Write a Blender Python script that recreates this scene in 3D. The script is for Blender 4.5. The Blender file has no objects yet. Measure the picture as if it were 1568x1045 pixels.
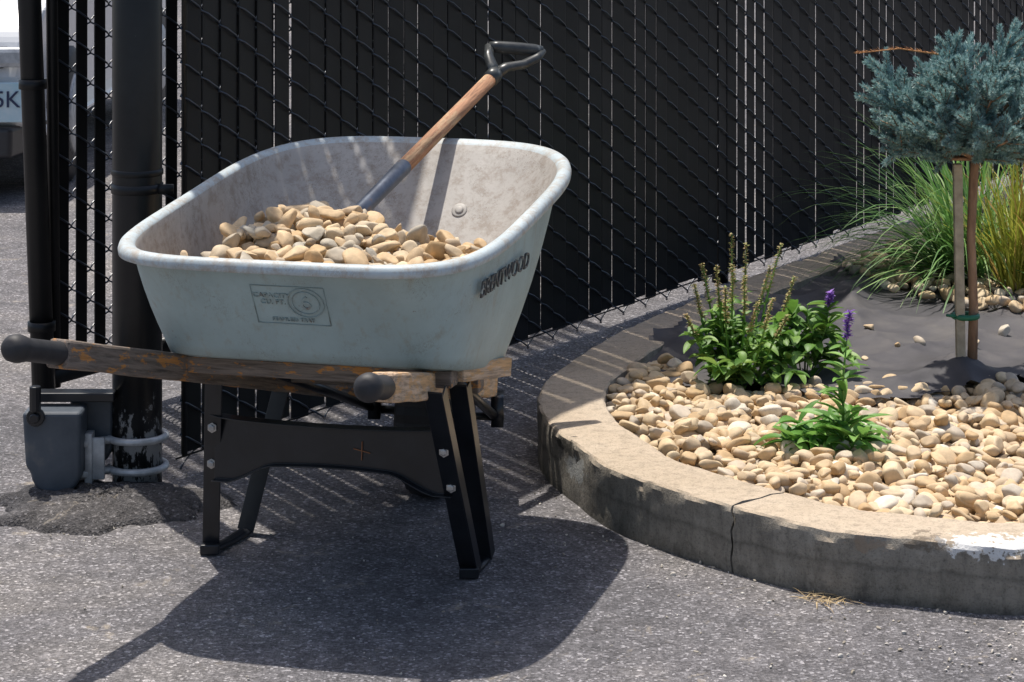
import bpy, math, random
import numpy as np
from mathutils import Vector, Matrix
random.seed(7); rng=np.random.default_rng(7)
S=bpy.context.scene
COL=S.collection

# ------------------------------------------------------------------ helpers
def link(o,parent=None):
    COL.objects.link(o)
    if parent is not None:
        o.parent=parent
        o.matrix_parent_inverse=Matrix.Translation(-Vector(parent.location))
    return o
def empty(name,loc):
    e=bpy.data.objects.new(name,None); e.location=loc; e.empty_display_size=.2
    COL.objects.link(e); return e
def mesh_obj(name,verts,faces,mats,parent=None,smooth=False,midx=None):
    me=bpy.data.meshes.new(name)
    v=np.asarray(verts,dtype=np.float32)
    me.from_pydata([tuple(x) for x in v.tolist()],[],[tuple(f) for f in (faces.tolist() if isinstance(faces,np.ndarray) else faces)])
    if not isinstance(mats,(list,tuple)): mats=[mats]
    for m in mats: me.materials.append(m)
    n=len(me.polygons)
    if smooth: me.polygons.foreach_set('use_smooth',[True]*n)
    if midx is not None: me.polygons.foreach_set('material_index',list(midx))
    me.update()
    o=bpy.data.objects.new(name,me)
    return link(o,parent)
class MB:
    def __init__(s): s.v=[]; s.f=[]; s.m=[]
    def add(s,v,f,mi=0):
        b=len(s.v); s.v.extend([tuple(x) for x in v]); s.f.extend([tuple(i+b for i in q) for q in f]); s.m.extend([mi]*len(f))
    def obj(s,name,mats,parent=None,smooth=False):
        return mesh_obj(name,s.v,s.f,mats,parent,smooth,s.m)
def tube(pts,radii,seg=8,flat=1.0):
    pts=[Vector(p) for p in pts]
    if not isinstance(radii,(list,tuple)): radii=[radii]*len(pts)
    V=[];F=[]; up=None
    for i,p in enumerate(pts):
        if i==0: t=pts[1]-pts[0]
        elif i==len(pts)-1: t=pts[-1]-pts[-2]
        else: t=pts[i+1]-pts[i-1]
        t.normalize()
        if up is None:
            ref=Vector((0,0,1)) if abs(t.z)<.9 else Vector((1,0,0))
            up=(ref-t*ref.dot(t)).normalized()
        else:
            up=(up-t*up.dot(t)).normalized()
        s=t.cross(up)
        for k in range(seg):
            a=2*math.pi*k/seg
            V.append(p+(up*math.cos(a)*flat+s*math.sin(a))*radii[i])
    n=len(pts)
    for i in range(n-1):
        for k in range(seg):
            k2=(k+1)%seg
            F.append((i*seg+k,i*seg+k2,(i+1)*seg+k2,(i+1)*seg+k))
    F.append(tuple(range(seg))[::-1]); F.append(tuple((n-1)*seg+k for k in range(seg)))
    return V,F
def boxvf(c,sx,sy,sz,M=None):
    V=[Vector((x*sx/2,y*sy/2,z*sz/2)) for x in(-1,1) for y in(-1,1) for z in(-1,1)]
    if M is not None: V=[M@v for v in V]
    V=[v+Vector(c) for v in V]
    F=[(0,1,3,2),(4,6,7,5),(0,4,5,1),(2,3,7,6),(0,2,6,4),(1,5,7,3)]
    return V,F
def bevel(o,w,seg=2,ang=40):
    m=o.modifiers.new('bevel','BEVEL'); m.width=w; m.segments=seg; m.limit_method='ANGLE'; m.angle_limit=math.radians(ang); return o
def beam(name,A,B,w,h,mat,parent,bw=.003,up=(0,0,1),sub=1,jit=0):
    A=Vector(A);B=Vector(B); x=(B-A).normalized(); u=Vector(up); y=u.cross(x).normalized(); z=x.cross(y)
    L=(B-A).length
    n=max(1,sub); V=[];F=[]
    for i in range(n+1):
        for (yy,zz) in((-1,-1),(1,-1),(1,1),(-1,1)):
            V.append((L*i/n-L/2, yy*w/2+random.uniform(-jit,jit), zz*h/2+random.uniform(-jit,jit)))
    for i in range(n):
        for k in range(4):
            k2=(k+1)%4; F.append((i*4+k,i*4+k2,(i+1)*4+k2,(i+1)*4+k))
    F.append((3,2,1,0)); F.append((n*4,n*4+1,n*4+2,n*4+3))
    me=bpy.data.meshes.new(name); me.from_pydata(V,[],F); me.materials.append(mat); me.update()
    o=bpy.data.objects.new(name,me)
    R=Matrix((x,y,z)).transposed().to_4x4()
    M=Matrix.Translation((A+B)/2)@R
    COL.objects.link(o)
    if parent: o.parent=parent; o.matrix_parent_inverse=Matrix.Translation(-Vector(parent.location))
    o.matrix_basis=M
    if bw: bevel(o,bw)
    return o

# ------------------------------------------------------------------ materials
def newmat(name):
    m=bpy.data.materials.new(name); m.use_nodes=True
    nt=m.node_tree; b=nt.nodes['Principled BSDF']; return m,nt,b
def N(nt,t,**k):
    n=nt.nodes.new(t)
    for a,v in k.items(): setattr(n,a,v)
    return n
def noise(nt,vec,scale,detail=5,rough=.6,dist=0):
    n=N(nt,'ShaderNodeTexNoise'); n.inputs['Scale'].default_value=scale; n.inputs['Detail'].default_value=detail
    n.inputs['Roughness'].default_value=rough; n.inputs['Distortion'].default_value=dist
    if vec: nt.links.new(vec,n.inputs['Vector'])
    return n
def ramp(nt,fac,stops,interp='LINEAR'):
    r=N(nt,'ShaderNodeValToRGB'); cr=r.color_ramp; cr.interpolation=interp
    while len(cr.elements)<len(stops): cr.elements.new(.5)
    for e,(p,c) in zip(cr.elements,stops):
        e.position=p; e.color=(c[0],c[1],c[2],1) if isinstance(c,(tuple,list)) else (c,c,c,1)
    nt.links.new(fac,r.inputs['Fac']); return r
def mix(nt,fac,a,b,mode='MIX'):
    m=N(nt,'ShaderNodeMix',data_type='RGBA',blend_type=mode)
    for s,v in((0,fac),(6,a),(7,b)):
        if hasattr(v,'is_linked') or hasattr(v,'links'): nt.links.new(v,m.inputs[s])
        else:
            m.inputs[s].default_value=v if s==0 else (v[0],v[1],v[2],1)
    return m.outputs[2]
def math_(nt,op,a,b=0):
    m=N(nt,'ShaderNodeMath',operation=op)
    for i,v in enumerate((a,b)):
        if hasattr(v,'links'): nt.links.new(v,m.inputs[i])
        else: m.inputs[i].default_value=v
    return m.outputs[0]
def bump(nt,b,h,strength,dist):
    bp=N(nt,'ShaderNodeBump'); bp.inputs['Strength'].default_value=strength; bp.inputs['Distance'].default_value=dist
    nt.links.new(h,bp.inputs['Height']); nt.links.new(bp.outputs[0],b.inputs['Normal']); return bp
def coords(nt): return N(nt,'ShaderNodeTexCoord').outputs['Object']
def simple(name,stops,scale=8,rough=.6,bs=0,bd=.002,bscale=None,metal=0,detail=6,spec=.5,stretch=None):
    m,nt,b=newmat(name); c=coords(nt)
    if stretch:
        mp=N(nt,'ShaderNodeMapping'); mp.inputs['Scale'].default_value=stretch; nt.links.new(c,mp.inputs[0]); c=mp.outputs[0]
    n=noise(nt,c,scale,detail); r=ramp(nt,n.outputs[0],stops)
    nt.links.new(r.outputs[0],b.inputs['Base Color'])
    b.inputs['Roughness'].default_value=rough; b.inputs['Metallic'].default_value=metal; b.inputs['Specular IOR Level'].default_value=spec
    if bs:
        n2=noise(nt,c,bscale or scale*3,detail); bump(nt,b,n2.outputs[0],bs,bd)
    return m
def island(name,stops,rough=.8,nscale=60,namt=.35,bs=.4,bd=.003,trans=0):
    m,nt,b=newmat(name); g=N(nt,'ShaderNodeNewGeometry'); c=coords(nt)
    r=ramp(nt,g.outputs['Random Per Island'],stops)
    n=noise(nt,c,nscale,5); rr=ramp(nt,n.outputs[0],[(.3,1-namt),(.7,1.0)])
    col=mix(nt,1.0,r.outputs[0],rr.outputs[0],'MULTIPLY')
    nt.links.new(col,b.inputs['Base Color']); b.inputs['Roughness'].default_value=rough
    if bs: bump(nt,b,n.outputs[0],bs,bd)
    if trans:
        out=nt.nodes['Material Output']; t=N(nt,'ShaderNodeBsdfTranslucent'); nt.links.new(col,t.inputs[0])
        ms=N(nt,'ShaderNodeMixShader'); ms.inputs[0].default_value=trans
        nt.links.new(b.outputs[0],ms.inputs[1]); nt.links.new(t.outputs[0],ms.inputs[2]); nt.links.new(ms.outputs[0],out.inputs[0])
    return m

# asphalt
def asphalt(name,dark=1.0):
    m,nt,b=newmat(name); c=coords(nt)
    big=noise(nt,c,1.1,6,.65,.4); mid=noise(nt,c,14,6,.65)
    vo=N(nt,'ShaderNodeTexVoronoi'); vo.inputs['Scale'].default_value=170; nt.links.new(c,vo.inputs['Vector'])
    vo.inputs['Randomness'].default_value=1
    sep=N(nt,'ShaderNodeSeparateColor'); nt.links.new(vo.outputs['Color'],sep.inputs[0])
    agg=ramp(nt,sep.outputs[0],[(0,.11*dark),(.5,.175*dark),(.88,.25*dark),(1,.5*dark)])
    fine=noise(nt,c,420,3,.7)
    fr=ramp(nt,fine.outputs[0],[(.35,.72),(.65,1.2)])
    col=mix(nt,1.0,agg.outputs[0],fr.outputs[0],'MULTIPLY')
    br=ramp(nt,big.outputs[0],[(.32,(.70,.68,.72)),(.5,(1.02,.97,1.0)),(.66,(1.38,1.28,1.22))])
    col=mix(nt,1.0,col,br.outputs[0],'MULTIPLY')
    mr=ramp(nt,mid.outputs[0],[(.36,.76),(.55,1.0),(.74,1.24)])
    col=mix(nt,1.0,col,mr.outputs[0],'MULTIPLY')
    sp=noise(nt,c,7,5,.75,.6); sr=ramp(nt,sp.outputs[0],[(.61,0),(.71,.65)])
    col=mix(nt,sr.outputs[0],col,(.42,.36,.28))
    # tar-dark worn speckle
    dk=noise(nt,c,38,4,.7); dr=ramp(nt,dk.outputs[0],[(.62,0),(.70,.55)]); col=mix(nt,dr.outputs[0],col,(.07,.068,.07))
    nt.links.new(col,b.inputs['Base Color']); b.inputs['Roughness'].default_value=.88
    b.inputs['Specular IOR Level'].default_value=.3
    h=math_(nt,'ADD',vo.outputs['Distance'],math_(nt,'MULTIPLY',fine.outputs[0],.6))
    h=math_(nt,'ADD',h,math_(nt,'MULTIPLY',mid.outputs[0],1.5))
    bump(nt,b,h,.8,.006)
    return m
m_asph=asphalt('asphalt'); m_patch=asphalt('asphalt_patch',.42)

def concrete():
    m,nt,b=newmat('concrete'); c=coords(nt)
    big=noise(nt,c,2.2,6,.6); fine=noise(nt,c,200,4,.7); mid=noise(nt,c,35,7,.72)
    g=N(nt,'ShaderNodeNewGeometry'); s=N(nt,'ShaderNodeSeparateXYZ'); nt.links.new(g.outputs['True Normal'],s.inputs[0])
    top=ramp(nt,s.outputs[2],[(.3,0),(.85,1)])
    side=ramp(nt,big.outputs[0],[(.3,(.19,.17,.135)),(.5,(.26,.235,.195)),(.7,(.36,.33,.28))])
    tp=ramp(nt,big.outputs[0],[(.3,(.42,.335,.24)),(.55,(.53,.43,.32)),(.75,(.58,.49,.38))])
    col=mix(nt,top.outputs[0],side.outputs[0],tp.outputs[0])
    mr=ramp(nt,mid.outputs[0],[(.3,.68),(.5,1.0),(.75,1.14)]); col=mix(nt,1,col,mr.outputs[0],'MULTIPLY')
    fr=ramp(nt,fine.outputs[0],[(.32,.6),(.48,1.0)]); col=mix(nt,1,col,fr.outputs[0],'MULTIPLY')
    p=N(nt,'ShaderNodeSeparateXYZ'); nt.links.new(c,p.inputs[0])
    mp=N(nt,'ShaderNodeMapping'); mp.inputs['Scale'].default_value=(7,7,1.6); nt.links.new(c,mp.inputs[0])
    st=noise(nt,mp.outputs[0],3,6,.75,.5); sr=ramp(nt,st.outputs[0],[(.35,.72),(.5,1.0),(.7,1.2)])
    stf=mix(nt,top.outputs[0],sr.outputs[0],(1,1,1)); col=mix(nt,1,col,stf,'MULTIPLY')
    # horizontal form line weathering on the face
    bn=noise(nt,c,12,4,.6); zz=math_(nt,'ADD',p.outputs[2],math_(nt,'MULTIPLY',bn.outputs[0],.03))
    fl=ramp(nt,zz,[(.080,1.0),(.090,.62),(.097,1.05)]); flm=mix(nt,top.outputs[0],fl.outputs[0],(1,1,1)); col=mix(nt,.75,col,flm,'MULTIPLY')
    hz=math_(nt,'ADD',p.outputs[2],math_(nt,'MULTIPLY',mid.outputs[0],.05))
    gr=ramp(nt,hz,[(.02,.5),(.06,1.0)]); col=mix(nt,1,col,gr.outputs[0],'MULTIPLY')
    for (cx,cy,cz,rx,rz,amp,pc) in((.98,4.94,.143,.16,.034,.95,(.72,.72,.71)),(.155,5.76,.085,.055,.045,.9,(.46,.46,.44)),(.13,5.82,.12,.06,.024,.9,(.06,.055,.045)),(.74,4.99,.12,.06,.02,.6,(.3,.22,.15)),(.86,5.0,.13,.05,.018,.7,(.13,.10,.07))):
        dx=math_(nt,'DIVIDE',math_(nt,'SUBTRACT',p.outputs[0],cx),rx)
        dy=math_(nt,'DIVIDE',math_(nt,'SUBTRACT',p.outputs[1],cy),.09)
        dz=math_(nt,'DIVIDE',math_(nt,'SUBTRACT',p.outputs[2],cz),rz)
        d=math_(nt,'ADD',math_(nt,'ADD',math_(nt,'MULTIPLY',dx,dx),math_(nt,'MULTIPLY',dz,dz)),math_(nt,'MULTIPLY',dy,dy))
        d=math_(nt,'ADD',math_(nt,'SUBTRACT',1.2,d),math_(nt,'MULTIPLY',math_(nt,'SUBTRACT',mid.outputs[0],.5),5))
        rr=ramp(nt,d,[(.55,0),(.75,amp)]); col=mix(nt,rr.outputs[0],col,pc)
    nt.links.new(col,b.inputs['Base Color']); b.inputs['Roughness'].default_value=.9
    h=math_(nt,'ADD',fine.outputs[0],math_(nt,'MULTIPLY',mid.outputs[0],2.5)); bump(nt,b,h,.6,.004)
    return m
m_conc=concrete()

m_stone=island('river_stone',[(0,(.56,.38,.20)),(.12,(.68,.49,.28)),(.3,(.77,.58,.36)),(.45,(.66,.51,.34)),(.6,(.82,.65,.42)),(.72,(.60,.43,.25)),(.84,(.68,.57,.44)),(.90,(.47,.40,.31)),(.96,(.86,.77,.63)),(1,(.78,.61,.38))],.75,45,.3,.35,.003)
m_stone2=island('barrow_stone',[(0,(.52,.35,.17)),(.15,(.66,.46,.25)),(.3,(.76,.56,.34)),(.42,(.46,.40,.31)),(.55,(.74,.57,.36)),(.7,(.60,.41,.22)),(.85,(.46,.43,.36)),(1,(.80,.64,.43))],.75,35,.35,.5,.004)
m_soil=simple('soil',[(.3,(.06,.042,.027)),(.7,(.2,.145,.095))],30,.95,.6,.01)
m_fabric=simple('landscape_fabric_cloth',[(.3,(.038,.036,.040)),(.5,(.065,.061,.067)),(.65,(.10,.092,.09)),(.8,(.20,.175,.145))],5,.7,.35,.002,350)
m_slat=simple('slat_plastic',[(.3,(.0045,.005,.006)),(.7,(.010,.011,.0125))],6,.5,0,spec=.3)
m_wire=simple('vinyl_wire',[(.3,(.008,.015,.028)),(.7,(.018,.030,.055))],20,.28,0,spec=.8)
m_pole=simple('pole_paint',[(.35,(.006,.007,.008)),(.65,(.011,.012,.013)),(.8,(.025,.023,.021))],9,.4,.15,.001,80,spec=.35)
m_galv=simple('galvanised',[(.3,(.33,.35,.37)),(.7,(.6,.62,.64))],30,.5,.2,.001,metal=.35)
m_guard=simple('guard_plastic',[(.3,(.045,.058,.075)),(.6,(.075,.09,.11)),(.8,(.17,.16,.15))],12,.5,.2,.001)
m_blk=simple('black_steel',[(.3,(.005,.006,.008)),(.6,(.012,.014,.018)),(.70,(.02,.02,.022)),(.80,(.12,.10,.075))],13,.33,.25,.001,60)
m_rubber=simple('rubber',[(.3,(.012,.012,.013)),(.65,(.028,.027,.03)),(.85,(.09,.08,.07))],18,.6,.3,.002)
m_bolt=simple('bolt',[(.3,(.3,.3,.3)),(.7,(.55,.53,.5))],60,.4,metal=.7)
m_steel=simple('socket_steel',[(.3,(.05,.06,.085)),(.6,(.11,.13,.17)),(.75,(.22,.14,.09))],22,.35,.2,.001,metal=.5)

def postmat():
    m,nt,b=newmat('post_paint_flaked'); c=coords(nt)
    n=noise(nt,c,10,6,.7); r=ramp(nt,n.outputs[0],[(.35,(.006,.0065,.0075)),(.7,(.013,.014,.015))])
    p=N(nt,'ShaderNodeSeparateXYZ'); nt.links.new(c,p.inputs[0])
    mp=N(nt,'ShaderNodeMapping'); mp.inputs['Scale'].default_value=(1,1,.45); nt.links.new(c,mp.inputs[0])
    k=noise(nt,mp.outputs[0],26,6,.75)
    low=ramp(nt,p.outputs[2],[(.14,.22),(.32,0)])
    t=math_(nt,'ADD',k.outputs[0],low.outputs[0]); fl=ramp(nt,t,[(.71,0),(.74,.85)])
    col=mix(nt,fl.outputs[0],r.outputs[0],(.36,.38,.40))
    nt.links.new(col,b.inputs['Base Color']); b.inputs['Roughness'].default_value=.36; b.inputs['Specular IOR Level'].default_value=.4
    bump(nt,b,n.outputs[0],.15,.002); return m
m_post=postmat()

def wood(name,grey,orange,th):
    m,nt,b=newmat(name); c=coords(nt)
    mp=N(nt,'ShaderNodeMapping'); mp.inputs['Scale'].default_value=(1,14,14); nt.links.new(c,mp.inputs[0])
    g=noise(nt,mp.outputs[0],9,7,.7,.4)
    gc=ramp(nt,g.outputs[0],[(.3,tuple(x*.3 for x in grey)),(.5,grey),(.7,tuple(min(1,x*1.5) for x in grey))])
    oc=ramp(nt,g.outputs[0],[(.3,tuple(x*.5 for x in orange)),(.6,orange)])
    mp2=N(nt,'ShaderNodeMapping'); mp2.inputs['Scale'].default_value=(1,3,3); nt.links.new(c,mp2.inputs[0])
    k=noise(nt,mp2.outputs[0],13,6,.7); kr=ramp(nt,k.outputs[0],[(th,0),(th+.03,1)])
    col=mix(nt,kr.outputs[0],gc.outputs[0],oc.outputs[0])
    nt.links.new(col,b.inputs['Base Color']); b.inputs['Roughness'].default_value=.75
    bump(nt,b,g.outputs[0],.8,.005); return m
m_woodL=wood('wood_weathered',(.20,.16,.13),(.62,.28,.08),.55)
m_woodR=wood('wood_worn',(.56,.40,.27),(.74,.45,.22),.5)
m_woodS=wood('shovel_wood',(.44,.23,.13),(.6,.38,.22),.53)

def tray(name,base,dirt,dth,dam,scr):
    m,nt,b=newmat(name); c=coords(nt)
    n=noise(nt,c,5,6,.65); r=ramp(nt,n.outputs[0],[(.3,tuple(x*.84 for x in base)),(.7,tuple(min(1,x*1.08) for x in base))])
    d=noise(nt,c,26,10,.8,.2); dr=ramp(nt,d.outputs[0],[(dth,0),(dth+.14,dam)])
    col=mix(nt,dr.outputs[0],r.outputs[0],dirt)
    mv=N(nt,'ShaderNodeMapping'); mv.inputs['Scale'].default_value=(5,5,.9); nt.links.new(c,mv.inputs[0])
    dv=noise(nt,mv.outputs[0],9,6,.7); dvr=ramp(nt,dv.outputs[0],[(.54,0),(.72,.5)]); col=mix(nt,dvr.outputs[0],col,dirt)
    for rot,sc_,amp in(((.4,.3,.5),30,scr),((1.2,.9,-.6),24,scr*.8),((-.5,1.3,.2),34,scr*.7)):
        mp=N(nt,'ShaderNodeMapping'); mp.inputs['Scale'].default_value=(3,3,.8); mp.inputs['Rotation'].default_value=rot; nt.links.new(c,mp.inputs[0])
        s=noise(nt,mp.outputs[0],sc_,2,.5,1.0); sr=ramp(nt,s.outputs[0],[(.490,0),(.5,amp),(.510,0)])
        s2=noise(nt,c,9,3); sm=ramp(nt,s2.outputs[0],[(.50,0),(.60,1)])
        col=mix(nt,math_(nt,'MULTIPLY',sr.outputs[0],sm.outputs[0]),col,(.16,.13,.10))
    f=noise(nt,c,70,5,.75); sp=ramp(nt,f.outputs[0],[(.66,0),(.71,.8)]); col=mix(nt,sp.outputs[0],col,(.2,.13,.08))
    nt.links.new(col,b.inputs['Base Color']); b.inputs['Roughness'].default_value=.55
    bump(nt,b,d.outputs[0],.25,.003); return m
m_trayO=tray('tray_plastic_outside',(.37,.475,.475),(.30,.27,.20),.58,.5,.7)
m_trayI=tray('tray_plastic_inside',(.46,.43,.39),(.25,.20,.155),.47,.65,.9)
m_lip=tray('tray_plastic_lip',(.50,.57,.59),(.36,.28,.20),.47,.65,.4)

m_leaf=island('leaf_green',[(0,(.08,.20,.03)),(.5,(.16,.34,.055)),(1,(.32,.50,.12))],.5,40,.25,0,trans=.35)
m_leaf2=island('leaf_green_bright',[(0,(.11,.28,.05)),(.5,(.19,.42,.08)),(1,(.31,.54,.14))],.5,40,.25,0,trans=.35)
m_flower=island('purple_petals',[(0,(.22,.09,.46)),(1,(.46,.24,.78))],.6,40,.2,0,trans=.2)
m_seed=island('seed_heads',[(0,(.40,.40,.15)),(.5,(.58,.42,.24)),(1,(.38,.48,.15))],.7,40,.2,0,trans=.2)
m_needle=island('spruce_needles',[(0,(.18,.33,.33)),(.4,(.30,.49,.48)),(.8,(.42,.61,.60)),(1,(.56,.72,.70))],.6,14,.25,0,trans=.25)
m_bark=simple('bark',[(.3,(.16,.09,.055)),(.7,(.42,.27,.17))],30,.85,.7,.003,stretch=(1,1,.3))
m_stake=simple('stake_wood',[(.3,(.26,.23,.17)),(.7,(.48,.43,.33))],30,.8,.4,.002,stretch=(1,1,.2))
m_grass=island('grass_green',[(0,(.10,.24,.06)),(.5,(.19,.39,.10)),(1,(.38,.54,.20))],.55,20,.2,0,trans=.35)
m_grassy=island('grass_yellow',[(0,(.24,.32,.03)),(.5,(.44,.48,.07)),(.85,(.55,.5,.11)),(1,(.48,.27,.09))],.55,20,.2,0,trans=.35)
m_straw=island('dry_straw',[(0,(.36,.25,.12)),(1,(.6,.46,.26))],.8,20,.2,0)
m_tie=simple('green_tie',[(.3,(.01,.13,.07)),(.7,(.02,.2,.11))],10,.5)
m_carw=simple('car_paint_white',[(.3,(.72,.74,.76)),(.7,(.78,.79,.8))],3,.25)
m_carg=simple('car_trim_dark',[(.3,(.02,.02,.022)),(.7,(.04,.04,.045))],5,.4)
m_glass=simple('car_glass',[(.3,(.02,.03,.035)),(.7,(.03,.04,.045))],2,.08)
m_plate=simple('plate_face',[(.3,(.40,.66,.76)),(.7,(.7,.8,.84))],8,.4)
m_ink=simple('plate_ink',[(.3,(.02,.03,.08)),(.7,(.03,.05,.12))],8,.5)
m_letter=simple('lettering',[(.35,(.05,.055,.06)),(.56,(.11,.11,.11)),(.63,(.34,.40,.40))],60,.6)
m_emb=simple('embossed',[(.35,(.36,.455,.455)),(.55,(.30,.37,.36)),(.68,(.22,.15,.11))],40,.55)

# ------------------------------------------------------------------ camera, light
cam=bpy.data.cameras.new('camera'); co=bpy.data.objects.new('camera',cam); COL.objects.link(co)
co.location=(0,0,1.6); co.rotation_euler=(math.radians(90),0,0)
cam.sensor_width=36; cam.lens=3700/1568*36; cam.shift_y=-780/1568; cam.clip_end=2000; cam.clip_start=.1
S.camera=co
SD=Vector((.15,-.26,-1)).normalized()
sun=bpy.data.lights.new('sun','SUN'); so=bpy.data.objects.new('sun',sun); COL.objects.link(so)
sun.energy=5.0; sun.angle=math.radians(.5); sun.color=(1,.945,.865)
so.rotation_euler=SD.to_track_quat('-Z','Y').to_euler(); so.location=(-2,4,10)
w=bpy.data.worlds.new('World'); S.world=w; w.use_nodes=True
nt=w.node_tree; bg=nt.nodes['Background']; sky=nt.nodes.new('ShaderNodeTexSky'); sky.sky_type='NISHITA'
sky.sun_disc=False; sky.sun_elevation=math.radians(73.3); sky.sun_rotation=math.radians(-30)
sky.dust_density=3.0
nt.links.new(sky.outputs[0],bg.inputs[0]); bg.inputs[1].default_value=.145
S.view_settings.view_transform='Standard'; S.view_settings.look='None'; S.view_settings.exposure=0

# ------------------------------------------------------------------ ground
mesh_obj('asphalt_ground',[(-300,-300,0),(300,-300,0),(300,300,0),(-300,300,0)],[(0,1,2,3)],m_asph)

# ------------------------------------------------------------------ planter
outer=[(1.6,4.93),(1.045,4.93),(.84,4.985),(.638,5.067),(.461,5.229),(.240,5.512),(.149,5.759),(.085,5.97),(.066,6.209),(.09,6.431),(.174,6.70),(.338,7.098),(.658,7.706),(1.171,8.561),(1.512,9.08),(1.9,9.7),(2.4,10.5),(2.72,11.0),(3.05,11.2),(3.4,10.9),(3.45,10.0),(3.3,8.5),(3.15,7.2),(2.95,6.2),(2.6,5.45),(2.1,5.05)]
def catmull(P,n):
    out=[];L=len(P)
    for i in range(L):
        p0,p1,p2,p3=[np.array(P[(i+k-1)%L],float) for k in range(4)]
        for t in np.linspace(0,1,n,endpoint=False):
            out.append(.5*((2*p1)+(-p0+p2)*t+(2*p0-5*p1+4*p2-p3)*t*t+(-p0+3*p1-3*p2+p3)*t**3))
    return np.array(out)
C0=catmull(outer,24)
d=np.r_[0,np.cumsum(np.linalg.norm(np.diff(np.vstack([C0,C0[:1]]),axis=0),axis=1))]
tot=d[-1]; NS=1400; ss=np.linspace(0,tot,NS,endpoint=False)
CC=np.vstack([C0,C0[:1]])
path=np.c_[np.interp(ss,d,CC[:,0]),np.interp(ss,d,CC[:,1])]
tan=np.roll(path,-1,0)-np.roll(path,1,0); tan/=np.linalg.norm(tan,axis=1)[:,None]
area=.5*np.sum(path[:,0]*np.roll(path[:,1],-1)-np.roll(path[:,0],-1)*path[:,1])
nin=np.c_[-tan[:,1],tan[:,0]]*(1 if area>0 else -1)
CW=.175
prof=[(0,-.02),(0,.03),(0,.06),(0,.09),(0,.115),(.0,.130),(.003,.1385),(.009,.1425),(.05,.143),(.09,.1435),(.13,.143),(CW-.008,.1425),(CW-.002,.138),(CW,.11),(CW,.05)]
def inside(poly,X,Y):
    X=np.asarray(X);Y=np.asarray(Y); c=np.zeros(X.shape,bool); n=len(poly); j=n-1
    for i in range(n):
        xi,yi=poly[i];xj,yj=poly[j]
        if yi!=yj:
            m=((yi>Y)!=(yj>Y))&(X<(xj-xi)*(Y-yi)/(yj-yi)+xi); c^=m
        j=i
    return c
ci=int(np.argmin(np.hypot(path[:,0]-.475,path[:,1]-5.21)))
cj=int(np.argmin(np.hypot(path[:,0]-.66,path[:,1]-7.72)))
def curb_piece(name,i0,i1,parent):
    idx=[k%NS for k in range(i0,i1+1)]
    V=[];F=[]; npf=len(prof); rr=random.Random(4)
    chips={}
    for _ in range(70):
        k0=rr.randrange(NS); wd=rr.randint(1,4); dp=rr.uniform(.002,.010)
        for q in range(-wd,wd+1): chips[(k0+q)%NS]=max(chips.get((k0+q)%NS,0),dp*(1-abs(q)/(wd+1)))
    for q,k in enumerate(idx):
        ch=chips.get(k,0)
        for a,(o,z) in enumerate(prof):
            n1=.0016*math.sin(k*.21+a)+.0012*math.sin(k*.53+a*2.1)+rr.uniform(-.0006,.0006)
            zz=z+ (.0015*math.sin(k*.07)+.0006*math.sin(k*.45+a)+rr.uniform(-.0004,.0004) if z>.1 else 0)
            oo=o+(n1 if 0<a<npf-1 else 0)
            if a in(5,6,7): oo+=ch*(1 if a!=7 else 1.4); zz-=ch*(1.2 if a==5 else .8)
            p=path[k]+nin[k]*oo
            V.append([p[0],p[1],zz])
    jag=[0,.012,.004,.016,-.002,.010,.012,.014,.022,.008,.016,.004,.008,.0,0]
    for a in range(npf):
        t0=tan[idx[0]];t1=tan[idx[-1]]
        V[a][0]+=t0[0]*(jag[a]+.0035)*.7;V[a][1]+=t0[1]*(jag[a]+.0035)*.7
        b=(len(idx)-1)*npf+a
        V[b][0]+=t1[0]*(jag[a]*.7-.0035);V[b][1]+=t1[1]*(jag[a]*.7-.0035)
        for dd in(1,2,3):   # keep neighbouring stations ahead of the jag
            kk=(1-dd/4)*.7*jag[a]
            b1=dd*npf+a; V[b1][0]+=t0[0]*kk; V[b1][1]+=t0[1]*kk
            b2=(len(idx)-1-dd)*npf+a; V[b2][0]+=t1[0]*kk; V[b2][1]+=t1[1]*kk
    for q in range(len(idx)-1):
        for a in range(npf-1):
            F.append((q*npf+a,(q+1)*npf+a,(q+1)*npf+a+1,q*npf+a+1))
    F.append(tuple(range(npf))); b=(len(idx)-1)*npf; F.append(tuple(b+a for a in range(npf))[::-1])
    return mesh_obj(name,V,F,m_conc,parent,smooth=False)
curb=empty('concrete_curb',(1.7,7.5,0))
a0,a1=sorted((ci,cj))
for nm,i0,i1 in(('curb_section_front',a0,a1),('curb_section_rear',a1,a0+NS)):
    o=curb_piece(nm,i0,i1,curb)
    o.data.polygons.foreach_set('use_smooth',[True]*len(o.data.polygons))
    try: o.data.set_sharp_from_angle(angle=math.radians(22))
    except Exception: pass
inner=path+nin*(CW*.7); innerS=inner[::8]
inner2=(path+nin*(CW+.012))[::8]
def gridsurf(name,poly,x0,x1,y0,y1,st,zf,mat,mask=None,smooth=True):
    xs=np.arange(x0,x1,st); ys=np.arange(y0,y1,st); X,Y=np.meshgrid(xs,ys,indexing='ij')
    Z=zf(X,Y); nx,ny=X.shape
    ok=inside(poly,X[:-1,:-1]+st/2,Y[:-1,:-1]+st/2)
    if mask is not None: ok&=mask(X[:-1,:-1],Y[:-1,:-1])
    I=np.arange(nx*ny).reshape(nx,ny)
    Fq=np.stack([I[:-1,:-1],I[1:,:-1],I[1:,1:],I[:-1,1:]],-1)[ok]
    used=np.unique(Fq); re=-np.ones(nx*ny,int); re[used]=np.arange(len(used))
    V=np.c_[X.ravel(),Y.ravel(),Z.ravel()][used]
    return mesh_obj(name,V,re[Fq],mat,None,smooth)
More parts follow.
